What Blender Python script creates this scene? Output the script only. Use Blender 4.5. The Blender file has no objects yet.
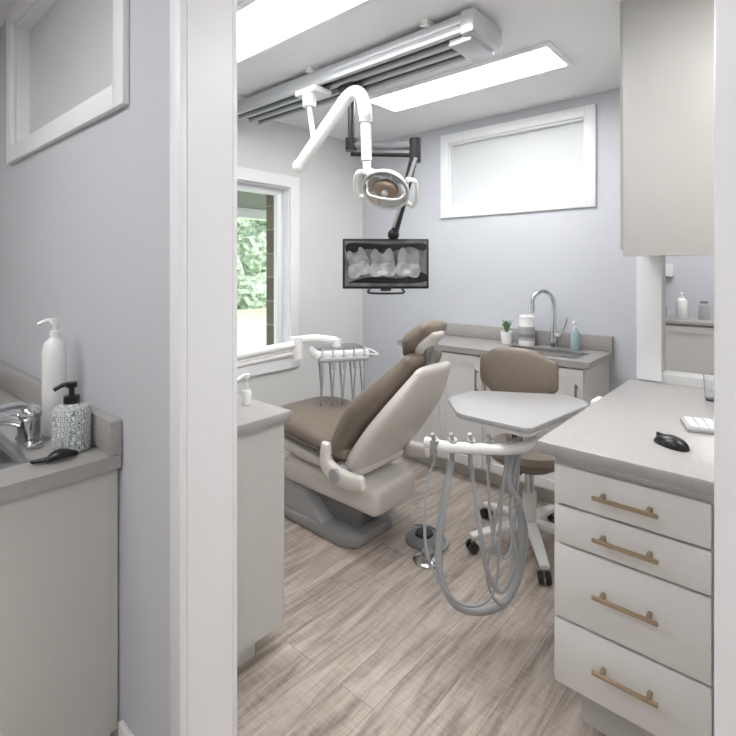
import bpy, bmesh, math, random
from mathutils import Matrix, Vector
random.seed(4)
V=Vector
def lin(c):
    return tuple((x/255/12.92 if x/255<=0.04045 else ((x/255+0.055)/1.055)**2.4) for x in c)
# ---------------- materials
def mat(name,rgb,rough=0.5,metal=0.0,emit=0,noise=0,nscale=20,spec=0.5,trans=0,bump=0,stretch=None,coat=0):
    m=bpy.data.materials.new(name); m.use_nodes=True
    nt=m.node_tree; b=nt.nodes['Principled BSDF']
    c=lin(rgb)+(1,)
    b.inputs['Base Color'].default_value=c
    b.inputs['Roughness'].default_value=rough
    b.inputs['Metallic'].default_value=metal
    b.inputs['Specular IOR Level'].default_value=spec
    b.inputs['Transmission Weight'].default_value=trans
    b.inputs['Coat Weight'].default_value=coat
    if emit:
        b.inputs['Emission Color'].default_value=c
        b.inputs['Emission Strength'].default_value=emit
    if noise or bump:
        tc=nt.nodes.new('ShaderNodeTexCoord'); n=nt.nodes.new('ShaderNodeTexNoise')
        n.inputs['Scale'].default_value=nscale; n.inputs['Detail'].default_value=6
        mp=nt.nodes.new('ShaderNodeMapping')
        if stretch: mp.inputs['Scale'].default_value=stretch
        nt.links.new(tc.outputs['Object'],mp.inputs[0]); nt.links.new(mp.outputs[0],n.inputs['Vector'])
        if noise:
            r=nt.nodes.new('ShaderNodeValToRGB')
            r.color_ramp.elements[0].position=.3; r.color_ramp.elements[1].position=.7
            r.color_ramp.elements[0].color=tuple(x*(1-noise) for x in c[:3])+(1,)
            r.color_ramp.elements[1].color=tuple(min(1,x*(1+noise)) for x in c[:3])+(1,)
            nt.links.new(n.outputs['Fac'],r.inputs[0]); nt.links.new(r.outputs[0],b.inputs['Base Color'])
        if bump:
            bp=nt.nodes.new('ShaderNodeBump'); bp.inputs['Strength'].default_value=bump; bp.inputs['Distance'].default_value=.01
            nt.links.new(n.outputs['Fac'],bp.inputs['Height']); nt.links.new(bp.outputs[0],b.inputs['Normal'])
    return m
M_blue=mat('paint_bluegrey',(204,206,212),.45,noise=.015,nscale=3,bump=.02)
M_grey=mat('paint_lightgrey',(224,224,223),.5,noise=.015,nscale=3)
M_ceil=mat('ceiling_paint',(240,240,242),.7,noise=.01,nscale=4)
M_trim=mat('trim_white',(242,242,244),.35)
M_pane=mat('frosted_pane',(218,220,222),.35,noise=.03,nscale=1.5)
M_cab=mat('cabinet_laminate',(226,224,222),.4,noise=.01,nscale=6)
M_cabg=mat('cabinet_greige',(202,200,196),.4,noise=.015,nscale=6)
M_upper=mat('cabinet_upper_greige',(191,189,184),.4,noise=.015,nscale=6)
M_toe=mat('toe_kick',(205,203,200),.6)
M_ctr=mat('countertop_solid',(165,161,159),.3,noise=.05,nscale=60)
M_white=mat('white_plastic',(234,233,231),.3,coat=.2)
M_shell=mat('chair_shell',(224,219,212),.3,coat=.2)
M_lgrey=mat('light_grey_plastic',(172,172,173),.4)
M_tray=mat('tray_grey',(168,167,167),.3)
M_grey2=mat('grey_plastic',(130,130,132),.4)
M_base=mat('chair_base_grey',(150,150,151),.4)
M_dark=mat('dark_plastic',(38,38,41),.4)
M_black=mat('black_plastic',(16,16,18),.3)
M_uph=mat('taupe_vinyl',(126,114,103),.42,noise=.05,nscale=40,bump=.05)
M_seam=mat('vinyl_seam',(92,82,72),.6)
M_chrome=mat('chrome',(215,217,220),.12,1.0)
M_steel=mat('brushed_steel',(175,176,178),.3,1.0)
M_bronze=mat('champagne_bronze',(180,162,140),.35,1.0)
M_hose=mat('hose_grey',(172,174,177),.45)
M_alu=mat('track_aluminium',(200,201,204),.35,.4)
M_glass=mat('clear_glass',(250,252,252),.02,trans=1)
M_emit=mat('led_diffuser',(255,255,255),.5,emit=19.5)
M_green=mat('leaf_green',(92,128,78),.6,noise=.3,nscale=40)
M_soap=mat('soap_clear',(190,215,222),.15,trans=.4)
M_tree=mat('foliage',(150,164,146),.8,noise=.5,nscale=6,emit=0)
M_lawn=mat('lawn',(172,184,150),.9,noise=.25,nscale=3)
M_bark=mat('bark',(110,95,80),.9,noise=.2)
M_soffit=mat('porch_soffit',(120,122,126),.7)
M_amber=mat('amber_lens',(185,168,150),.15,.5)

def floor_mat():
    m=bpy.data.materials.new('vinyl_plank'); m.use_nodes=True; nt=m.node_tree; L=nt.links
    b=nt.nodes['Principled BSDF']; b.inputs['Roughness'].default_value=.38
    tc=nt.nodes.new('ShaderNodeTexCoord')
    br=nt.nodes.new('ShaderNodeTexBrick'); br.offset=.37
    br.inputs['Color1'].default_value=(0,0,0,1); br.inputs['Color2'].default_value=(1,1,1,1); br.inputs['Mortar'].default_value=(.5,.5,.5,1)
    br.inputs['Scale'].default_value=1; br.inputs['Brick Width'].default_value=1.22; br.inputs['Row Height'].default_value=.15
    br.inputs['Mortar Size'].default_value=.001; br.inputs['Bias'].default_value=0
    L.new(tc.outputs['Object'],br.inputs['Vector'])
    mp=nt.nodes.new('ShaderNodeMapping'); mp.inputs['Scale'].default_value=(2.6,23,1)
    L.new(tc.outputs['Object'],mp.inputs[0])
    add=nt.nodes.new('ShaderNodeVectorMath'); add.operation='MULTIPLY_ADD'
    L.new(br.outputs['Color'],add.inputs[0]); add.inputs[1].default_value=(7,13,3); L.new(mp.outputs[0],add.inputs[2])
    n=nt.nodes.new('ShaderNodeTexNoise'); n.inputs['Scale'].default_value=1.1; n.inputs['Detail'].default_value=10; n.inputs['Roughness'].default_value=.68; n.inputs['Distortion'].default_value=.5
    L.new(add.outputs[0],n.inputs['Vector'])
    mp2=nt.nodes.new('ShaderNodeMapping'); mp2.inputs['Scale'].default_value=(120,10,1); L.new(tc.outputs['Object'],mp2.inputs[0])
    n2=nt.nodes.new('ShaderNodeTexNoise'); n2.inputs['Scale'].default_value=1; n2.inputs['Detail'].default_value=4; L.new(mp2.outputs[0],n2.inputs['Vector'])
    mx=nt.nodes.new('ShaderNodeMath'); mx.operation='MULTIPLY_ADD'; L.new(n2.outputs['Fac'],mx.inputs[0]); mx.inputs[1].default_value=.22; L.new(n.outputs['Fac'],mx.inputs[2])
    mb=nt.nodes.new('ShaderNodeMath'); mb.operation='MULTIPLY_ADD'; L.new(br.outputs['Color'],mb.inputs[0]); mb.inputs[1].default_value=.07; L.new(mx.outputs[0],mb.inputs[2])
    r=nt.nodes.new('ShaderNodeValToRGB'); e=r.color_ramp.elements
    e[0].position=.44; e[0].color=lin((128,116,105))+(1,)
    e[1].position=.86; e[1].color=lin((206,196,187))+(1,)
    x=e.new(.63); x.color=lin((173,161,150))+(1,)
    L.new(mb.outputs[0],r.inputs[0])
    mm=nt.nodes.new('ShaderNodeMix'); mm.data_type='RGBA'; L.new(br.outputs['Fac'],mm.inputs[0]); L.new(r.outputs[0],mm.inputs[6]); mm.inputs[7].default_value=lin((122,110,100))+(1,)
    L.new(mm.outputs[2],b.inputs['Base Color'])
    return m
M_floor=floor_mat()
def brick_mat():
    m=bpy.data.materials.new('ext_brick'); m.use_nodes=True; nt=m.node_tree; b=nt.nodes['Principled BSDF']
    tc=nt.nodes.new('ShaderNodeTexCoord'); mp=nt.nodes.new('ShaderNodeMapping'); mp.inputs['Rotation'].default_value=(math.pi/2,0,math.pi/2)
    br=nt.nodes.new('ShaderNodeTexBrick'); br.inputs['Scale'].default_value=1; br.inputs['Brick Width'].default_value=.2; br.inputs['Row Height'].default_value=.07; br.inputs['Mortar Size'].default_value=.006
    br.inputs['Color1'].default_value=lin((132,118,110))+(1,); br.inputs['Color2'].default_value=lin((108,97,92))+(1,); br.inputs['Mortar'].default_value=lin((150,145,140))+(1,)
    nt.links.new(tc.outputs['Object'],mp.inputs[0]); nt.links.new(mp.outputs[0],br.inputs[0]); nt.links.new(br.outputs[0],b.inputs['Base Color']); b.inputs['Roughness'].default_value=.9
    return m
M_brick=brick_mat()
def pattern_mat():
    m=bpy.data.materials.new('damask_label'); m.use_nodes=True; nt=m.node_tree; b=nt.nodes['Principled BSDF']
    tc=nt.nodes.new('ShaderNodeTexCoord'); v=nt.nodes.new('ShaderNodeTexVoronoi'); v.inputs['Scale'].default_value=70; v.feature='DISTANCE_TO_EDGE'; v.inputs['Randomness'].default_value=.35
    w=nt.nodes.new('ShaderNodeMath'); w.operation='SINE'; w2=nt.nodes.new('ShaderNodeMath'); w2.operation='MULTIPLY'; w2.inputs[1].default_value=30
    r=nt.nodes.new('ShaderNodeValToRGB'); r.color_ramp.elements[0].position=.3; r.color_ramp.elements[1].position=.6
    r.color_ramp.elements[0].color=lin((214,217,216))+(1,); r.color_ramp.elements[1].color=lin((108,118,119))+(1,)
    nt.links.new(tc.outputs['Object'],v.inputs['Vector']); nt.links.new(v.outputs['Distance'],w2.inputs[0]); nt.links.new(w2.outputs[0],w.inputs[0]); nt.links.new(w.outputs[0],r.inputs[0]); nt.links.new(r.outputs[0],b.inputs['Base Color']); b.inputs['Roughness'].default_value=.3
    return m
M_pat=pattern_mat()
def emis(name,g,amt=.25,sc=22):
    m=mat(name,(20,20,20),.3); nt=m.node_tree; b=nt.nodes['Principled BSDF']
    tc=nt.nodes.new('ShaderNodeTexCoord'); n=nt.nodes.new('ShaderNodeTexNoise'); n.inputs['Scale'].default_value=sc; n.inputs['Detail'].default_value=5
    r=nt.nodes.new('ShaderNodeValToRGB'); r.color_ramp.elements[0].position=.3; r.color_ramp.elements[1].position=.7
    r.color_ramp.elements[0].color=(g*(1-amt),)*3+(1,); r.color_ramp.elements[1].color=(g*(1+amt),)*3+(1,)
    nt.links.new(tc.outputs['Object'],n.inputs['Vector']); nt.links.new(n.outputs['Fac'],r.inputs[0]); nt.links.new(r.outputs[0],b.inputs['Emission Color']); b.inputs['Emission Strength'].default_value=1
    return m
M_screen=emis('xray_screen',.10,.75,9)
M_scrdark=mat('xray_dark',(10,10,12),.25)
M_tooth=emis('xray_tooth',.33,.35); M_root=emis('xray_root',.21,.35); M_fill=emis('xray_filling',.55,.05)

# ---------------- geometry builder
def cr(pts,n=8):
    pts=[V(p) for p in pts]; out=[]
    for i in range(len(pts)-1):
        p0=pts[max(i-1,0)];p1=pts[i];p2=pts[i+1];p3=pts[min(i+2,len(pts)-1)]
        for k in range(n):
            t=k/n
            out.append(.5*((2*p1)+(p2-p0)*t+(2*p0-5*p1+4*p2-p3)*t*t+(3*p1-p0-3*p2+p3)*t**3))
    out.append(pts[-1]); return out
class B:
    def __init__(s,name,parent=None,origin=True,M=None):
        s.name=name; s.parent=parent; s.mats=[]; s.me=bpy.data.meshes.new(name); s.bm=bmesh.new(); s.M=M or Matrix.Identity(4); s.origin=origin
    def add(s,t,m,smooth=True):
        if m not in s.mats: s.mats.append(m)
        i=s.mats.index(m)
        bmesh.ops.recalc_face_normals(t,faces=t.faces[:])
        for f in t.faces: f.material_index=i; f.smooth=smooth
        t.transform(s.M)
        tm=bpy.data.meshes.new('t'); t.to_mesh(tm); t.free(); s.bm.from_mesh(tm); bpy.data.meshes.remove(tm)
    def box(s,x0,x1,y0,y1,z0,z1,m,bev=0,seg=2):
        t=bmesh.new(); bmesh.ops.create_cube(t,size=1)
        for v in t.verts: v.co=V(((x0+x1)/2+v.co.x*(x1-x0),(y0+y1)/2+v.co.y*(y1-y0),(z0+z1)/2+v.co.z*(z1-z0)))
        if bev: bmesh.ops.bevel(t,geom=t.edges[:],offset=bev,segments=seg,affect='EDGES',profile=.5)
        s.add(t,m,bool(bev)); return s
    def rings(s,R,m,cap=True,closed=False):
        t=bmesh.new(); vs=[[t.verts.new(p) for p in r] for r in R]; n=len(R[0])
        k=len(R)
        for i in range(k if closed else k-1):
            a=vs[i];b=vs[(i+1)%k]
            for j in range(n): t.faces.new((a[j],a[(j+1)%n],b[(j+1)%n],b[j]))
        if cap and not closed: t.faces.new(vs[0]); t.faces.new(vs[-1])
        s.add(t,m); return s
    def tube(s,pts,r,m,seg=12,sm=6,closed=False):
        P=cr(pts,sm) if sm>1 else [V(p) for p in pts]
        if not isinstance(r,(list,tuple)): rr=[r]*len(P)
        else: rr=[r[0]+(r[1]-r[0])*i/(len(P)-1) for i in range(len(P))]
        R=[];up=None
        for i,p in enumerate(P):
            t=(P[min(i+1,len(P)-1)]-P[max(i-1,0)]).normalized()
            if up is None:
                up=V((0,0,1)) if abs(t.z)<.9 else V((1,0,0))
            a=(up-t*up.dot(t)).normalized(); up=a; b=t.cross(a)
            R.append([p+rr[i]*(math.cos(q)*a+math.sin(q)*b) for q in [2*math.pi*k/seg for k in range(seg)]])
        return s.rings(R,m)
    def cyl(s,p0,p1,r,m,r2=None,seg=28):
        return s.tube([p0,p1],[r,r if r2 is None else r2],m,seg=seg,sm=1)
    def lathe(s,prof,c,m,ax=(0,0,1),seg=32):
        q=V(ax).to_track_quat('Z','Y'); c=V(c)
        R=[[c+q@V((max(r,1e-5)*math.cos(a),max(r,1e-5)*math.sin(a),z)) for a in [2*math.pi*k/seg for k in range(seg)]] for r,z in prof]
        return s.rings(R,m)
    def prism(s,pts,d,m,bev=0):
        t=bmesh.new(); f=t.faces.new([t.verts.new(p) for p in pts]); r=bmesh.ops.extrude_face_region(t,geom=[f])
        for v in r['geom']:
            if isinstance(v,bmesh.types.BMVert): v.co+=V(d)
        if bev: bmesh.ops.bevel(t,geom=t.edges[:],offset=bev,segments=2,affect='EDGES',profile=.5)
        s.add(t,m,bool(bev)); return s
    def pad(s,path,side,hw,ht,m,e=3,seg=36,n=8,rc=.03):
        P=cr(path,n); k=len(path)
        W=[v.x for v in cr([(w,0,0) for w in hw],n)]; T=[v.x for v in cr([(w,0,0) for w in ht],n)]
        side=V(side).normalized(); R=[]
        def ring(p,t,w,h):
            nn=t.cross(side).normalized(); o=[]
            for q in range(seg):
                a=2*math.pi*q/seg; c=math.cos(a); d=math.sin(a)
                o.append(p+side*w*math.copysign(abs(c)**(2/e),c)+nn*h*math.copysign(abs(d)**(2/e),d))
            return o
        tg=[(P[min(i+1,len(P)-1)]-P[max(i-1,0)]).normalized() for i in range(len(P))]
        for f in (0,20,40,60,75):
            a=math.radians(90-f) ; R.append(ring(P[0]-tg[0]*rc*math.sin(a),tg[0],max(W[0]-rc*(1-math.cos(a)),.002),max(T[0]-min(rc,T[0]*.95)*(1-math.cos(a)),.002)))
        for i,p in enumerate(P): R.append(ring(p,tg[i],W[i],T[i]))
        for f in (75,60,40,20,0):
            a=math.radians(90-f) ; R.append(ring(P[-1]+tg[-1]*rc*math.sin(a),tg[-1],max(W[-1]-rc*(1-math.cos(a)),.002),max(T[-1]-min(rc,T[-1]*.95)*(1-math.cos(a)),.002)))
        return s.rings(R,m)
    def ball(s,c,r,m,sub=3,jit=0):
        t=bmesh.new(); bmesh.ops.create_icosphere(t,subdivisions=sub,radius=1)
        rr=(r,r,r) if not isinstance(r,tuple) else r
        for v in t.verts:
            j=1+random.uniform(-jit,jit); v.co=V((c[0]+v.co.x*rr[0]*j,c[1]+v.co.y*rr[1]*j,c[2]+v.co.z*rr[2]*j))
        s.add(t,m); return s
    def done(s,ang=40):
        xs=[v.co for v in s.bm.verts]; c=V((0,0,0))
        if s.origin:
            lo=V([min(p[i] for p in xs) for i in range(3)]); hi=V([max(p[i] for p in xs) for i in range(3)]); c=(lo+hi)/2
            for v in s.bm.verts: v.co-=c
        s.bm.to_mesh(s.me); s.bm.free()
        for m in s.mats: s.me.materials.append(m)
        s.me.set_sharp_from_angle(angle=math.radians(ang))
        o=bpy.data.objects.new(s.name,s.me); bpy.context.collection.objects.link(o)
        o.location=c
        if s.parent:
            o.parent=s.parent; o.matrix_parent_inverse=s.parent.matrix_world.inverted()
        return o
def empty(name,loc):
    e=bpy.data.objects.new(name,None); e.location=loc; bpy.context.collection.objects.link(e); bpy.context.view_layer.update(); return e

CZ=2.6
# ---------------- shell
B('floor',origin=False).box(-2.4,6.6,-2.2,3.22,-.1,0,M_floor).done()
B('ceiling',origin=False).box(-2.4,6.6,-2.2,3.22,CZ,CZ+.1,M_ceil).done()
wx0,wx1,wz0,wz1=1.25,2.54,.74,2.10
b=B('wall_window')
for a in [(-2.4,wx0,0,CZ),(wx1,6.6,0,CZ),(wx0,wx1,0,wz0),(wx0,wx1,wz1,CZ)]:
    b.box(a[0],a[1],3.07,3.22,a[2],a[3],M_grey)
b.done()
def holewall(name,x0,x1,y0,y1,hy0,hy1,hz0,hz1,m):
    b=B(name)
    b.box(x0,x1,y0,hy0,0,CZ,m).box(x0,x1,hy1,y1,0,CZ,m).box(x0,x1,hy0,hy1,0,hz0,m)
    if hz1<CZ: b.box(x0,x1,hy0,hy1,hz1,CZ,m)
    b.done()
holewall('wall_far',3.42,3.54,.67,3.07,1.07,2.13,1.925,2.46,M_blue)
holewall('wall_left',.60,.725,1.125,3.07,1.50,2.60,1.985,2.53,M_blue)
B('wall_doorway').box(.60,.725,-1.0,.045,0,CZ,M_grey).box(.60,.725,.045,1.125,2.38,CZ,M_grey).done()
B('wall_right').box(.725,2.77,-1.12,-1.0,0,CZ,M_grey).done()
holewall('wall_partition',2.65,2.77,-1.0,.57,-.7,.49,.95,1.56,M_grey)
B('wall_hall_back').box(-2.4,-2.28,-2.2,3.07,0,CZ,M_grey).done()
B('wall_hall_side').box(-2.28,6.6,-2.2,-2.08,0,CZ,M_grey).done()
B('wall_end').box(6.48,6.6,-2.08,3.07,0,CZ,M_blue).done()

b=B('window_1')
y0,y1=3.045,3.07
b.box(wx1-.005,wx1+.085,y0,y1,wz0-.09,wz1+.085,M_trim,.004).box(wx0-.085,wx0+.005,y0,y1,wz0-.09,wz1+.085,M_trim,.004)
b.box(wx0+.005,wx1-.005,y0,y1,wz1-.005,wz1+.085,M_trim).box(wx0+.005,wx1-.005,y0,y1,wz0-.09,wz0+.005,M_trim)
b.box(wx1-.015,wx1,y1,3.22,wz0,wz1,M_trim).box(wx0,wx0+.015,y1,3.22,wz0,wz1,M_trim).box(wx0+.015,wx1-.015,y1,3.22,wz1-.015,wz1,M_trim).box(wx0+.01,wx1-.01,3.03,3.22,wz0+.005,wz0+.025,M_trim,.004)
f0,f1=wx0+.015,wx1-.015
for a in [(f0,f0+.05,wz0+.025,wz1-.015),(f1-.05,f1,wz0+.025,wz1-.015),(f0+.05,f1-.05,wz0+.025,wz0+.09),(f0+.05,f1-.05,wz1-.065,wz1-.015),((f0+f1)/2-.03,(f0+f1)/2+.03,wz0+.09,wz1-.065)]:
    b.box(a[0],a[1],3.14,3.19,a[2],a[3],M_trim,.003)
b.done()
def transom(name,xf,sgn,y0,y1,z0,z1,w=.07,th=.12):
    b=B(name); a,c=(xf-.02,xf)
    b.box(a,c,y0,y0+w,z0,z1,M_trim,.003).box(a,c,y1-w,y1,z0,z1,M_trim,.003).box(a,c,y0+w,y1-w,z0,z0+w,M_trim,.002).box(a,c,y0+w,y1-w,z1-w,z1,M_trim,.002)
    i0,i1,k0,k1=y0+w,y1-w,z0+w,z1-w
    x1=xf+th
    b.box(xf,x1,i0,i0+.012,k0,k1,M_trim).box(xf,x1,i1-.012,i1,k0,k1,M_trim).box(xf,x1,i0+.012,i1-.012,k0,k0+.012,M_trim).box(xf,x1,i0+.012,i1-.012,k1-.012,k1,M_trim)
    b.box(xf+.05,xf+.06,i0+.012,i1-.012,k0+.012,k1-.012,M_pane)
    b.done()
transom('window_2',3.42,-1,1.0,2.2,1.855,2.53)
transom('window_3',.60,-1,1.43,2.67,1.915,2.598,.07,.125)
b=B('trim_1')
b.box(.58,.5999,1.106,1.158,0,2.44,M_trim,.004).box(.7251,.741,1.106,1.158,0,2.44,M_trim,.004)
b.box(.6,.725,1.1065,1.1249,0,2.365,M_trim)
b.done()
b=B('trim_2')
b.box(.58,.5999,-.03,.062,0,2.44,M_trim,.004).box(.7251,.741,-.03,.062,0,2.44,M_trim,.004).box(.6,.725,.0451,.0615,0,2.365,M_trim)
b.done()
b=B('trim_3')
b.box(.58,.5999,.062,1.106,2.365,2.44,M_trim).box(.7251,.741,.062,1.106,2.365,2.44,M_trim).box(.6,.725,.062,1.106,2.365,2.3799,M_trim)
b.done()
b=B('trim_4')
b.box(2.632,2.6499,.482,.588,.915,1.6,M_trim,.003).box(2.65,2.79,.5701,.588,0,CZ-.001,M_trim)
b.done()
B('trim_5').box(3.402,3.56,.652,.6699,0,CZ-.001,M_trim,.003).box(3.402,3.4199,.67,.74,0,CZ-.001,M_trim,.003).done()
B('baseboard_left').box(.586,.5999,1.16,1.475,0,.14,M_trim,.003).done()
B('baseboard_window').box(.755,3.40,3.055,3.0699,0,.11,M_trim,.003).done()
B('baseboard_far').box(3.405,3.4199,.745,.890,0,.11,M_trim,.003).box(3.405,3.4199,2.28,3.05,0,.11,M_trim,.003).done()

def panel(x0,x1,y0,y1):
    b=B('ceiling_light_panel')
    b.box(x0,x1,y0,y1,CZ-.012,CZ-.004,M_emit)
    for a in [(x0-.025,x0,y0-.025,y1+.025),(x1,x1+.025,y0-.025,y1+.025),(x0,x1,y0-.025,y0),(x0,x1,y1,y1+.025)]:
        b.box(a[0],a[1],a[2],a[3],CZ-.02,CZ,M_trim,.003)
    b.done()
panel(2.49,2.79,.97,2.19)
panel(1.25,1.55,1.09,2.31)
panel(-.6,-.3,.9,2.1)  # unseen panel, added to light the closed-in hall side
panel(-.6,-.3,-1.3,-.1)  # second unseen hall panel, likewise added as fill light
panel(4.5,4.8,-.4,.8)  # out of view, added so the room beyond gets light
panel(5.4,5.7,-.2,1.0)  # extra unseen panel, added to brighten the room beyond further
panel(1.4,1.7,-.8,.3)

# ---------------- ceiling track
b=B('ceiling_track')
ty0,ty1=1.12,2.95
b.box(1.90,2.17,ty0,ty1,2.53,2.575,M_alu,.004)
for x in (1.895,1.98,2.065,2.15):
    b.box(x,x+.03,ty0,ty1,2.49,2.535,M_alu,.006)
for x in (1.926,2.011,2.096): b.box(x,x+.053,ty0+.01,ty1-.01,2.51,2.528,M_dark)
b.box(1.885,2.16,ty0-.07,ty0,2.475,2.58,M_alu,.01)
b.box(1.92,2.14,ty0-.04,ty0+.08,2.455,2.49,M_alu,.01)
for y in (1.3,2.1,2.8): b.box(1.87,2.2,y-.02,y+.02,2.57,2.6,M_white,.004)
b.done()

# ---------------- dental operating light
b=B('dental_operating_light')
b.box(1.87,2.01,2.04,2.22,2.45,2.489,M_white,.012)
b.cyl((1.9,2.12,2.46),(1.9,2.12,2.38),.04,M_white)
b.cyl((1.9,2.12,2.39),(1.86,2.03,2.12),.015,M_white)
b.tube([(1.815,2.10,2.03),(1.83,1.99,2.14),(1.85,1.86,2.27),(1.86,1.78,2.345),(1.865,1.72,2.36),(1.87,1.68,2.32),(1.87,1.66,2.22)],.034,M_white,seg=20)
b.ball((1.813,2.11,2.022),.038,M_white)
b.cyl((1.87,1.66,2.24),(1.88,1.66,2.0),.027,M_white)
b.cyl((1.872,1.66,2.235),(1.872,1.66,2.19),.034,M_lgrey)
b.tube([(1.88,1.66,2.0),(1.90,1.665,1.95),(1.96,1.63,1.93),(1.97,1.61,1.89)],.022,M_white)
hc=V((1.95,1.585,1.865)); ax=V((-.62,-.22,-.72)).normalized()
b.lathe([(.0,-.06),(.05,-.055),(.10,-.02),(.123,.02),(.126,.035),(.116,.035),(.1,.005),(.05,-.02),(0,-.028)],hc,M_white,ax=ax,seg=40)
b.lathe([(.0,.002),(.05,.0),(.104,.028),(.108,.034),(.06,.018),(0,.014)],hc,M_chrome,ax=ax,seg=40)
b.lathe([(.0,.018),(.055,.02),(.06,.026),(0,.03)],hc,M_amber,ax=ax,seg=40)
q=ax.to_track_quat('Z','Y')
def hp(x,y,z): return hc+q@V((x,y,z))
rd=V((.66,-.7513,0)); lx=q.inverted()@rd; lx.z=0; lx.normalize(); ly=V((-lx.y,lx.x,0))
for sg in (-1,1):
    o=lambda a,c,z: hp(*(lx*a*sg+ly*c+V((0,0,z))))
    b.tube([o(.10,-.07,0),o(.145,-.08,.02),o(.16,0,.03),o(.145,.08,.02),o(.10,.07,0)],.0115,M_white)
b.tube([hp(*(lx*-.1+V((0,0,.0)))),hp(*(lx*-.07+V((0,0,.08)))),hp(*(lx*.07+V((0,0,.08)))),hp(*(lx*.1+V((0,0,0))))],.006,M_white)
b.ball(hp(0,0,.05),.018,M_lgrey)
b.done()

# ---------------- monitor arm + monitor
b=B('monitor_on_arm')
b.box(1.99,2.1,1.86,1.98,2.45,2.489,M_dark,.01)
b.cyl((2.04,1.92,2.46),(2.04,1.92,2.13),.02,M_dark)
b.cyl((2.04,1.92,2.19),(2.04,1.92,2.12),.034,M_black)
b.tube([(2.04,1.92,2.15),(2.13,1.74,2.135),(2.19,1.58,2.12)],.022,M_grey2,sm=2)
b.cyl((2.04,1.92,2.10),(2.19,1.58,2.07),.012,M_black)
b.cyl((2.19,1.58,2.16),(2.19,1.58,2.03),.032,M_dark)
b.tube([(2.19,1.58,2.08),(2.195,1.66,1.85),(2.20,1.73,1.66)],.023,M_dark,sm=2)
b.cyl((2.17,1.56,2.05),(2.17,1.72,1.68),.011,M_lgrey)
b.ball((2.2,1.74,1.64),.034,M_black)
b.cyl((2.20,1.745,1.66),(2.2,1.775,1.47),.018,M_black)
ang=math.atan2(-.7513,.66)+math.radians(2)
b.M=Matrix.Translation((2.162,1.765,1.474))@Matrix.Rotation(ang,4,'Z')
b.box(-.245,.245,-.012,.028,-.142,.142,M_black,.006)
b.box(-.12,.12,.02,.05,-.09,.09,M_black,.01)
b.box(-.232,.232,-.0135,-.011,-.128,.130,M_screen)
def shape(base,x,z,w,h,tilt,m,y):
    P=cr([(p[0],p[1],0) for p in base+[base[0]]],4)[:-1]; pts=[]
    for p in P:
        a=p.x*w;c=p.y*h; pts.append((x+a*math.cos(tilt)-c*math.sin(tilt),y,z+a*math.sin(tilt)+c*math.cos(tilt)))
    b.prism(pts,(0,-.0003,0),m)
crown=[(-.5,.1),(-.52,-.2),(-.42,-.46),(-.15,-.5),(0,-.42),(.2,-.5),(.43,-.46),(.52,-.15),(.5,.15),(.35,.42),(0,.36),(-.35,.42)]
root=[(-.46,-.5),(.46,-.5),(.5,-.1),(.46,.3),(.34,.46),(.2,.4),(.05,.18),(-.1,.22),(-.2,.42),(-.36,.46),(-.5,.2),(-.5,-.1)]
blob=[(-.5,0),(-.35,.4),(.1,.5),(.45,.25),(.5,-.2),(.1,-.45),(-.4,-.4)]
shape([(-.5,-.45),(.48,-.45),(.48,-.2),(.2,-.34),(-.1,-.3),(-.35,-.36)],0,-.0,.43,.24,0,M_scrdark,-.0136)
shape([(-.5,.2),(-.25,.35),(0,.25),(.3,.4),(.5,.3),(.5,.48),(0,.46),(-.5,.48)],0,0,.43,.24,0,M_scrdark,-.0136)
for i,(x,w,tl) in enumerate(((-.155,.12,.35),(-.02,.145,.05),(.125,.135,-.15))):
    y_=-.0138-.0004*i
    shape(root,x-.02*tl,.035,w*.9,.11,tl,M_root,y_)
    shape(crown,x,-.03,w,.085,tl,M_tooth,y_-.0015)
for x,z,w in ((-.02,-.05,.06),(.12,-.045,.04)): shape(blob,x,z,w,.028,0,M_fill,-.0175)
b.box(-.03,.03,-.01,.02,-.155,-.14,M_black,.004)
b.tube([(-.09,-.02,-.142),(-.09,-.03,-.165),(.09,-.03,-.165),(.09,-.02,-.142)],.006,M_black)
b.done()

# ---------------- dental chair
ch=empty('dental_chair',(2.05,1.9,0))
cx=2.05; X=(1,0,0)
b=B('backrest_shell',ch)
bp=[(cx,1.86,.42),(cx,1.77,.53),(cx,1.655,.68),(cx,1.54,.83),(cx,1.44,.985)]
def off(p,d): return (p[0],p[1]-.813*d,p[2]-.583*d)
b.pad([off(p,.085) for p in bp],X,[.20,.245,.25,.225,.15],[.045,.055,.055,.045,.03],M_shell,e=3.2,rc=.04)
b.done()
b=B('backrest_cushion',ch)
b.pad([off(bp[0],-.01),off(bp[1],-.03),off(bp[2],-.04),off(bp[3],-.02),off(bp[4],.0)],X,[.23,.265,.275,.245,.16],[.05,.075,.085,.07,.04],M_uph,e=3,rc=.045)
b.done()
b=B('headrest',ch)
b.pad([(cx,1.475,1.035),(cx,1.445,1.09),(cx,1.375,1.15)],X,[.10,.135,.11],[.035,.05,.04],M_uph,e=2.4,rc=.035)
b.pad([(cx,1.435,1.02),(cx,1.40,1.075),(cx,1.35,1.12)],X,[.06,.08,.06],[.02,.025,.02],M_shell,e=3,rc=.02)
b.box(cx-.03,cx+.03,1.38,1.405,.93,1.06,M_steel,.004)
b.done()
b=B('seat_cushion',ch)
b.pad([(cx,1.78,.49),(cx,1.92,.505),(cx,2.12,.535),(cx,2.3,.545),(cx,2.45,.53)],X,[.25,.27,.28,.27,.25],[.06,.08,.085,.08,.05],M_uph,e=2.8,rc=.05)
b.pad([(cx,2.50,.50),(cx,2.65,.44),(cx,2.82,.36)],X,[.23,.21,.17],[.045,.04,.04],M_uph,e=3,rc=.04)
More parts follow.
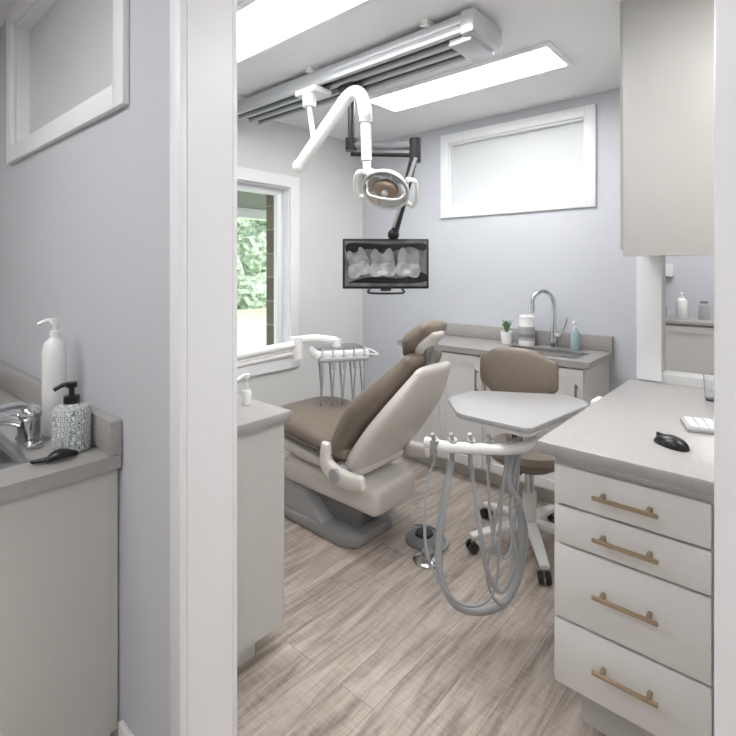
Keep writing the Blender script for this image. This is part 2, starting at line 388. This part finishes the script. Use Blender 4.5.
b.tube([(cx-.268,1.80,.482),(cx-.283,1.95,.497),(cx-.29,2.12,.515),(cx-.285,2.3,.53)],.004,M_seam,seg=8)
b.done()
b=B('seat_frame',ch)
b.pad([(cx,1.72,.40),(cx,1.95,.40),(cx,2.2,.42),(cx,2.4,.44)],X,[.20,.235,.235,.2],[.035,.04,.045,.035],M_shell,e=4,rc=.03)
b.pad([(cx,2.5,.43),(cx,2.8,.30)],X,[.17,.13],[.015,.015],M_shell,e=4,rc=.01)
for sx in (-1,1):
    x=cx+sx*.275
    b.pad([(x,1.60,.40),(x,1.70,.385),(x,1.79,.395),(x,1.845,.44),(x,1.85,.53)],X,[.02,.025,.028,.026,.02],[.035,.045,.05,.04,.028],M_shell,e=3,rc=.015)
    b.cyl((x-sx*.07,1.76,.40),(x+sx*.034,1.76,.40),.035,M_lgrey)
b.done()
b=B('pedestal',ch)
b.box(1.86,2.22,1.58,2.32,.185,.335,M_shell,.04,4)
b.prism([(1.90,1.75,.31),(1.90,2.2,.31),(1.90,2.3,.40),(1.90,1.80,.40)],(.28,0,0),M_shell,.012)
b.prism([(1.93,1.78,.05),(1.93,2.25,.05),(1.93,2.12,.20),(1.93,1.72,.20)],(.22,0,0),M_grey2,.015)
b.done()
b=B('floor_plate',ch)
b.prism([(1.86,1.70,0),(2.14,1.70,0),(2.2,1.78,0),(2.24,2.45,0),(2.18,2.55,0),(1.9,2.55,0),(1.82,2.45,0),(1.81,1.78,0)],(0,0,.055),M_base,.015)
b.prism([(1.84,1.95,.05),(1.84,2.45,.05),(1.84,2.45,.11),(1.84,2.15,.20)],(.36,0,0),M_lgrey,.01)
b.done()
b=B('foot_pedal')
b.lathe([(.0,0),(.10,0),(.10,.012),(.075,.03),(.0,.035)],(2.16,1.5,0),M_grey2)
b.lathe([(0,.03),(.05,.03),(.045,.045),(0,.048)],(2.16,1.5,0),M_dark)
b.tube([(2.20,1.56,.02),(2.22,1.62,.012),(2.27,1.58,.012),(2.27,1.48,.012),(2.2,1.38,.012),(2.12,1.36,.012)],.008,M_lgrey)
b.done()
b=B('foot_pedal')
b.lathe([(.0,0),(.075,0),(.075,.01),(.06,.022),(.03,.03),(.0,.032)],(2.02,1.38,0),M_chrome)
b.cyl((2.02,1.38,.03),(2.02,1.38,.05),.03,M_steel)
b.done()

# ---------------- assistant delivery cart tray
b=B('instrument_tray_unit')
poly=[(1.70,.745),(1.72,.72),(2.17,.665),(2.22,.69),(2.27,.78),(2.25,.84),(2.10,1.10),(2.05,1.155),(1.90,1.175),(1.86,1.165),(1.71,1.03),(1.70,1.0)]
b.prism([(p[0],p[1],.852) for p in poly],(0,0,.022),M_tray,.006)
b.prism([(1.95+(p[0]-1.95)*.95,.92+(p[1]-.92)*.95,.835) for p in poly],(0,0,.018),M_white,.004)
O=V((1.93,.88,0)); r_=V((.66,-.7513,0)); f_=V((.7513,.66,0))
def L(s,z,d=0): return O+r_*s+f_*d+V((0,0,z))
b.box(1.86,2.06,.72,.92,.79,.838,M_white,.015)
b.tube([(1.95,.80,.81),(2.05,.73,.815),(2.13,.67,.835),(2.17,.64,.86)],.02,M_white)
b.cyl((1.95,.80,.80),(1.95,.80,.72),.03,M_white)
b.box(2.12,2.22,.618,.645,.80,.905,M_white,.006)
b.tube([L(-.39,.775,-.13),L(-.30,.77,-.17),L(-.1,.765,-.18),L(0,.77,-.15),L(.05,.79,-.08)],.021,M_white,seg=16)
for i,s in enumerate((-.36,-.29,-.22,-.15,-.08)):
    b.cyl(L(s,.745,-.15),L(s,.80,-.17),.016,M_lgrey)
    b.cyl(L(s,.79,-.17),L(s-.01,.825,-.183),.008,M_steel)
    b.cyl(L(s,.75,-.15),L(s,.70,-.145),.009,M_steel)
b.tube([L(-.29,.71,-.145),L(-.33,.5,-.15),L(-.34,.3,-.15),L(-.28,.155,-.14),L(-.16,.11,-.12),L(-.05,.16,-.1),L(.0,.32,-.08),L(-.01,.5,-.08),L(-.06,.6,-.1),L(-.06,.68,-.11),L(.0,.765,-.06)],.014,M_hose,seg=12)
b.tube([L(-.36,.71,-.14),L(-.39,.55,-.14),L(-.385,.35,-.15),L(-.30,.20,-.16),L(-.2,.16,-.16),L(-.12,.22,-.14),L(-.1,.42,-.12),L(-.08,.6,-.11),L(-.02,.77,-.06)],.006,M_hose,seg=10)
b.tube([L(-.22,.71,-.145),L(-.19,.5,-.15),L(-.16,.3,-.15),L(-.1,.2,-.14),L(-.04,.3,-.12),L(-.05,.5,-.1),L(-.02,.7,-.08),L(.0,.77,-.06)],.009,M_hose,seg=10)
b.tube([L(-.15,.71,-.145),L(-.14,.5,-.13),L(-.11,.35,-.13),L(-.06,.34,-.12),L(-.03,.5,-.1),L(.0,.77,-.06)],.006,M_hose,seg=10)
b.tube([L(-.08,.71,-.145),L(-.12,.45,-.13),L(-.15,.25,-.12),L(-.1,.14,-.12),L(-.02,.2,-.1),L(.02,.4,-.08),L(-.03,.62,-.06),L(.01,.77,-.05)],.005,M_hose,seg=10)
b.done()

# ---------------- chair-side delivery unit (window side)
b=B('dental_delivery_unit')
b.cyl((1.0,2.15,.912),(1.0,2.15,1.0),.04,M_white)
b.tube([(1.0,2.15,.985),(1.95,2.30,.985)],.026,M_white,sm=1,seg=16)
b.cyl((1.0,2.15,.935),(1.95,2.30,.935),.016,M_white)
b.cyl((1.95,2.30,.90),(1.95,2.30,1.03),.04,M_white)
b.tube([(1.95,2.30,1.01),(2.08,2.26,1.012),(2.2,2.2,.99)],.024,M_white,seg=16)
b.cyl((2.2,2.2,1.0),(2.2,2.2,.93),.03,M_white)
b.M=Matrix.Translation((2.2,2.18,.895))@Matrix.Rotation(ang+.25,4,'Z')
b.box(-.17,.17,-.13,.13,0,.055,M_white,.02,3)
b.box(-.15,.15,-.11,.11,.055,.061,M_steel,.002)
b.box(-.15,.15,-.175,-.12,-.005,.02,M_lgrey,.008)
for i in range(5):
    s=-.13+.065*i
    b.cyl((s,-.17,-.05),(s,-.15,.03),.012,M_lgrey); b.cyl((s,-.15,.03),(s,-.13,.075),.006,M_steel)
    b.tube([(s,-.17,-.05),(s-.01,-.17,-.18),(s-.005,-.12,-.27),(s+.01,-.05,-.2),(s,-.03,-.01)],.006,M_hose)
b.tube([(.17,-.1,.02),(.22,-.12,.02),(.22,.08,.02),(.17,.1,.02)],.008,M_white)
b.done()

# ---------------- stool
st=B('dental_stool')
SC=V((2.49,1.06,0)); bd=V((-.99,-.06,0)).normalized(); wd=V((-bd.y,bd.x,0))
st.lathe([(0,.44),(.16,.44),(.2,.46),(.215,.49),(.205,.52),(.15,.535),(0,.53)],SC,M_uph,seg=40)
st.lathe([(0,.415),(.12,.415),(.15,.44),(0,.445)],SC,M_dark)
st.cyl(SC+V((0,0,.1)),SC+V((0,0,.43)),.025,M_chrome); st.cyl(SC+V((0,0,.1)),SC+V((0,0,.28)),.035,M_white)
st.lathe([(0,.06),(.05,.06),(.055,.12),(.03,.14),(0,.14)],SC,M_white)
for k in range(5):
    a=math.radians(215+72*k); d=V((math.cos(a),math.sin(a),0)); R_=.32
    st.pad([SC+d*.03+V((0,0,.11)),SC+d*.16+V((0,0,.105)),SC+d*R_+V((0,0,.078))],V((-d.y,d.x,0)),[.034,.029,.023],[.024,.02,.015],M_white,e=3,seg=16,n=3,rc=.01)
    c=SC+d*R_; s_=V((-d.y,d.x,0))
    for sg in (-1,1): st.cyl(c+s_*.009*sg+V((0,0,.027)),c+s_*.026*sg+V((0,0,.027)),.027,M_dark,seg=20)
    st.cyl(c+V((0,0,.03)),c+V((0,0,.08)),.008,M_steel)
bc=SC+bd*.17
st.tube([SC+bd*.05+V((0,0,.43)),SC+bd*.2+V((0,0,.43)),SC+bd*.205+V((0,0,.5)),SC+bd*.20+V((0,0,.85))],.014,M_dark)
pth=[bc+wd*s+bd*(.03-.9*s*s) for s in (-.165,-.11,-.04,.04,.11,.165)]
st.pad([p+V((0,0,.93)) for p in pth],V((0,0,1)),[.08,.115,.128,.128,.115,.08],[.02,.03,.032,.032,.03,.02],M_uph,e=2.6,rc=.035)
st.done()

# ---------------- cabinets
def handle_h(b,x,yc,z,l=.17,m=M_bronze):
    b.box(x-.036,x-.026,yc-l/2,yc+l/2,z-.006,z+.006,m,.003)
    for s in (-1,1): b.box(x-.028,x+.001,yc+s*(l/2-.025)-.006,yc+s*(l/2-.025)+.006,z-.009,z+.009,m,.002)
def handle_v(b,x,y,z0,z1,m=M_bronze):
    b.box(x-.034,x-.025,y-.006,y+.006,z0,z1,m,.002)
    for z in (z0+.02,z1-.02): b.box(x-.027,x+.001,y-.005,y+.005,z-.005,z+.005,m)
b=B('drawer_cabinet')
b.box(1.548,2.645,-.995,.578,.165,.872,M_cab)
b.box(1.63,2.645,-.995,.52,0,.165,M_toe)
b.box(1.50,2.63,-.995,.617,.872,.912,M_ctr,.007)
for yr in (.165,-.245,-.655):
    for z0,z1 in ((.722,.842),(.602,.718),(.370,.598),(.165,.366)):
        b.box(1.53,1.5485,yr+.003,yr+.405,z0+.002,z1-.002,M_cab,.003)
        handle_h(b,1.53,yr+.202,(z0+z1)/2+(.01 if z1-z0>.15 else 0))
b.done()
b=B('wall_cabinet')
b.box(2.305,2.649,-.995,.578,1.53,CZ-.001,M_upper)
for y0 in (.10,-.37,-.84): b.box(2.285,2.305,y0+.003,y0+.462,1.50,CZ-.01,M_upper,.003)
b.done()
b=B('base_cabinet')
b.box(.745,1.18,1.47,2.6,.10,.872,M_cabg); b.box(.745,1.10,1.53,2.6,0,.10,M_toe)
b.box(.745,1.21,1.444,2.62,.872,.91,M_ctr,.007)
for y0 in (1.475,1.85,2.225): b.box(1.18,1.198,y0+.003,y0+.37,.12,.86,M_cabg,.003)
b.done()
def shaker(b,x,y0,y1,z0,z1,m,w=.055):
    b.box(x,x+.018,y0,y1,z0,z1,m)
    b.box(x-.01,x,y0,y0+w,z0,z1,m).box(x-.01,x,y1-w,y1,z0,z1,m).box(x-.01,x,y0+w,y1-w,z0,z0+w,m).box(x-.01,x,y0+w,y1-w,z1-w,z1,m)
b=B('sink_cabinet')
b.box(2.96,3.415,.92,2.25,.10,.872,M_cab); b.box(3.02,3.415,.95,2.22,0,.10,M_toe)
b.box(2.92,3.415,.895,1.0,.872,.91,M_ctr).box(2.92,3.415,1.5,2.27,.872,.91,M_ctr).box(2.92,3.0,1.0,1.5,.872,.91,M_ctr).box(3.24,3.415,1.0,1.5,.872,.91,M_ctr)
for a in ((2.99,3.01,.99,1.51),(3.23,3.25,.99,1.51),(3.01,3.23,.99,1.01),(3.01,3.23,1.49,1.51)): b.box(a[0],a[1],a[2],a[3],.902,.9115,M_steel)
b.box(3.0,3.24,1.0,1.5,.873,.876,M_steel)
for y0,y1,hs in ((.93,1.245,-1),(1.25,1.568,1),(1.573,1.905,-1),(1.91,2.24,-1)):
    shaker(b,2.942,y0,y1,.12,.86,M_cab)
    handle_v(b,2.932,(y1-.032 if hs>0 else y0+.032),.62,.78)
b.done()
B('counter_backsplash').box(3.385,3.4199,.895,2.27,.9102,1.01,M_ctr,.006).done()
b=B('sink_vanity')
b.box(.0,.595,1.50,2.9,.10,.872,M_cabg); b.box(.06,.595,1.55,2.9,0,.1,M_toe)
sx0,sx1,sy0,sy1=.08,.40,1.62,2.06
b.box(-.03,.595,1.475,sy0,.872,.91,M_ctr).box(-.03,.595,sy1,2.92,.872,.91,M_ctr).box(-.03,sx0,sy0,sy1,.872,.91,M_ctr).box(sx1,.595,sy0,sy1,.872,.91,M_ctr)
b.box(sx0-.01,sx1+.01,sy0-.012,sy0+.012,.903,.9115,M_steel).box(sx0-.01,sx1+.01,sy1-.012,sy1+.012,.903,.9115,M_steel).box(sx0-.012,sx0+.012,sy0+.012,sy1-.012,.903,.9115,M_steel).box(sx1-.012,sx1+.012,sy0+.012,sy1-.012,.903,.9115,M_steel)
b.box(sx0,sx1,sy0,sy1,.873,.878,M_steel)
b.done()
B('counter_backsplash').box(.565,.5995,1.475,2.92,.9102,1.01,M_ctr,.006).done()

# ---------------- items
def pump_bottle(name,x,y,z,r,h,mb,mp,dirv=(-1,0)):
    b=B(name)
    b.lathe([(0,0),(r*.9,0),(r,.006),(r,h*.86),(r*.8,h*.95),(r*.35,h),(0,h)],(x,y,z),mb)
    b.lathe([(0,h-.002),(r*.42,h-.002),(r*.42,h+.02),(r*.15,h+.024),(r*.15,h+.05),(0,h+.05)],(x,y,z),mp)
    d=V((dirv[0],dirv[1],0)).normalized()
    b.tube([V((x,y,z+h+.052))-d*.012,V((x,y,z+h+.054))+d*.02,V((x,y,z+h+.042))+d*.045],.0065,mp)
    b.cyl((x,y,z+h+.045),(x,y,z+h+.06),.014,mp)
    b.done()
pump_bottle('soap_dispenser',.512,1.62,.9115,.051,.14,M_pat,M_black,dirv=(-1,.3))
pump_bottle('lotion_bottle',.522,1.81,.9115,.035,.315,M_white,M_white,dirv=(-1,.3))
b=B('bathroom_faucet')
b.box(.42,.465,1.705,1.835,.9115,.927,M_chrome,.006)
b.cyl((.442,1.765,.92),(.442,1.765,1.0),.03,M_chrome); b.ball((.442,1.765,1.005),(.034,.034,.03),M_chrome)
b.tube([(.44,1.765,.975),(.39,1.775,1.0),(.32,1.785,1.0),(.27,1.79,.965)],.02,M_chrome)
b.tube([(.44,1.765,1.02),(.41,1.75,1.04),(.35,1.72,1.045)],.011,M_chrome)
b.done()
b=B('hair_clip')
b.pad([(.43,1.55,.9225),(.46,1.55,.931),(.50,1.55,.9225)],(0,1,0),[.012,.02,.01],[.007,.014,.007],M_black,e=2.2,seg=20,n=4,rc=.005)
b.pad([(.40,1.575,.919),(.44,1.55,.923)],(0,1,0),[.008,.012],[.005,.008],M_black,e=2,seg=16,n=4,rc=.004)
b.done()
pump_bottle('sanitizer_bottle',1.14,1.64,.9105,.018,.06,M_white,M_white)
b=B('potted_plant')
b.lathe([(0,0),(.035,0),(.045,.085),(.04,.085),(.035,.07),(0,.07)],(3.28,1.565,.912),M_white)
for k in range(34):
    a=random.uniform(0,6.28); t=random.uniform(.1,.9); h=random.uniform(.06,.105)
    p=V((3.28,1.565,.98)); d=V((math.cos(a),math.sin(a),0))
    b.tube([p,p+d*.02*t+V((0,0,h*.6)),p+d*.05*t+V((0,0,h))],[.008,.001],M_green,seg=6,sm=3)
b.done()
b=B('wipes_canister')
c_=(3.31,1.43,.912)
b.lathe([(0,0),(.053,0),(.054,.004),(.054,.17),(.048,.18),(0,.18)],c_,M_white)
b.lathe([(0,.175),(.052,.175),(.052,.20),(.036,.21),(0,.21)],c_,M_white)
b.lathe([(.0543,.035),(.0546,.035),(.0546,.13),(.0543,.13)],c_,M_lgrey)
b.lathe([(.0547,.055),(.0549,.055),(.0549,.08),(.0547,.08)],c_,M_grey2)
b.done()
b=B('gooseneck_faucet')
b.cyl((3.31,1.24,.912),(3.31,1.24,.95),.028,M_chrome); b.cyl((3.31,1.24,.94),(3.31,1.24,1.06),.021,M_chrome)
b.tube([(3.31,1.24,1.05),(3.31,1.24,1.2),(3.295,1.255,1.265),(3.25,1.29,1.295),(3.2,1.33,1.265),(3.185,1.34,1.21)],.015,M_chrome,seg=16)
b.cyl((3.185,1.34,1.215),(3.183,1.341,1.15),.02,M_chrome)
b.cyl((3.31,1.24,1.0),(3.30,1.195,1.0),.016,M_chrome)
b.tube([(3.30,1.20,1.0),(3.29,1.17,1.05),(3.285,1.145,1.12)],.011,M_chrome)
b.done()
pump_bottle('soap_bottle',3.31,1.10,.912,.027,.13,M_soap,M_white)
b=B('computer_mouse')
b.M=Matrix.Translation((1.72,.29,.912))@Matrix.Rotation(math.radians(-30),4,'Z')
t=bmesh.new(); bmesh.ops.create_uvsphere(t,u_segments=32,v_segments=20,radius=1)
for v in t.verts:
    x,y,z=v.co; v.co=V((x*.032*(1-.1*y),y*.055,max(z,0)*.032*(1-.15*y)+.001))
b.add(t,M_black)
b.box(-.001,.001,.01,.05,.01,.028,M_dark).done()
b=B('keyboard')
b.M=Matrix.Translation((2.03,.085,.912))@Matrix.Rotation(math.radians(-72),4,'Z')
b.box(-.22,.22,-.065,.065,0,.014,M_lgrey,.004)
for i in range(15):
    for j in range(5): b.box(-.21+.028*i,-.186+.028*i,-.057+.023*j,-.037+.023*j,.013,.02,M_white,.002)
b.done()
b=B('drinking_glass')
b.lathe([(0,0),(.028,0),(.034,.1),(.032,.1),(.026,.006),(0,.006)],(2.42,.26,.912),M_glass); b.done()

# ---------------- room beyond
b=B('storage_cabinet')
b.box(5.9,6.47,-.6,1.8,.1,.87,M_cab); b.box(5.96,6.47,-.6,1.8,0,.1,M_toe); b.box(5.86,6.47,-.62,1.82,.87,.91,M_ctr,.006)
for y0 in (-.58,.0,.58,1.18):
    shaker(b,5.885,y0,y0+.57,.12,.86,M_cab,.07)
b.done()
pump_bottle('hand_soap_bottle',6.1,.93,.911,.05,.22,M_white,M_white)
def jar(name,x,y,r,h,m,ml):
    b=B(name); b.lathe([(0,0),(r,0),(r,h),(r*.6,h*1.12),(0,h*1.12)],(x,y,.911),m); b.lathe([(0,h*1.12),(r*.7,h*1.12),(r*.7,h*1.3),(0,h*1.3)],(x,y,.911),ml); b.done()
jar('storage_jar',6.15,.74,.05,.15,M_lgrey,M_steel)
jar('storage_jar',6.2,.60,.045,.18,M_white,M_dark)
jar('spray_bottle',6.05,1.10,.04,.13,M_soap,M_white)
b=B('wall_dispenser'); b.box(6.38,6.479,1.05,1.3,1.35,1.5,M_white,.02); b.box(6.37,6.4,1.1,1.25,1.33,1.36,M_grey2); b.done()

# ---------------- outside
B('ground_lawn',origin=False).box(-14,26,3.4,34,-.5,-.45,M_lawn).done()
B('exterior_pier').box(2.56,2.74,3.225,3.40,-.45,2.195,M_brick).done()
B('porch_roof').box(-.5,5,3.225,5.3,2.2,2.35,M_soffit).box(-.5,5,5.2,5.35,2.08,2.35,M_trim).done()
for i,(x,y,s) in enumerate([(1.5,16,2.2),(5,17,2.4),(8.5,19,2.6),(12,21,2.6),(-2,15,2.1),(16,20,2.8)]):
    b=B('tree'); b.cyl((x,y,-.45),(x,y,2.0),.2,M_bark,r2=.12)
    for k in range(16):
        b.ball((x+random.uniform(-1,1)*s*.8,y+random.uniform(-1,1)*s*.6,2.4+random.uniform(-1.2,1.2)*s*.8),s*random.uniform(.3,.55),M_tree,sub=4,jit=.09)
    b.done(ang=10)

# ---------------- world / sun
w=bpy.data.worlds.new('World'); bpy.context.scene.world=w; w.use_nodes=True; nt=w.node_tree
bg=nt.nodes['Background']; sky=nt.nodes.new('ShaderNodeTexSky'); sky.sky_type='HOSEK_WILKIE'; sky.turbidity=4; sky.sun_direction=(.3,-.5,.8)
mx=nt.nodes.new('ShaderNodeMix'); mx.data_type='RGBA'; mx.inputs[0].default_value=.7; nt.links.new(sky.outputs[0],mx.inputs[6]); mx.inputs[7].default_value=(.9,.95,1,1)
nt.links.new(mx.outputs[2],bg.inputs[0]); bg.inputs[1].default_value=3.6
sd=bpy.data.lights.new('sun','SUN'); sd.energy=5; sd.angle=.05; so=bpy.data.objects.new('sun',sd); so.rotation_euler=(math.radians(50),0,math.radians(20)); bpy.context.collection.objects.link(so)

# ---------------- camera
cam=bpy.data.cameras.new('camera'); co=bpy.data.objects.new('camera',cam); bpy.context.collection.objects.link(co)
co.location=(0,0,1.45); co.rotation_euler=(math.pi/2,0,math.radians(41.3-90))
cam.sensor_width=36; cam.lens=36*490/736; cam.shift_y=-(368-268)/736; cam.clip_start=.02
bpy.context.scene.camera=co
sc=bpy.context.scene; sc.view_settings.view_transform='Standard'; sc.view_settings.look='None'
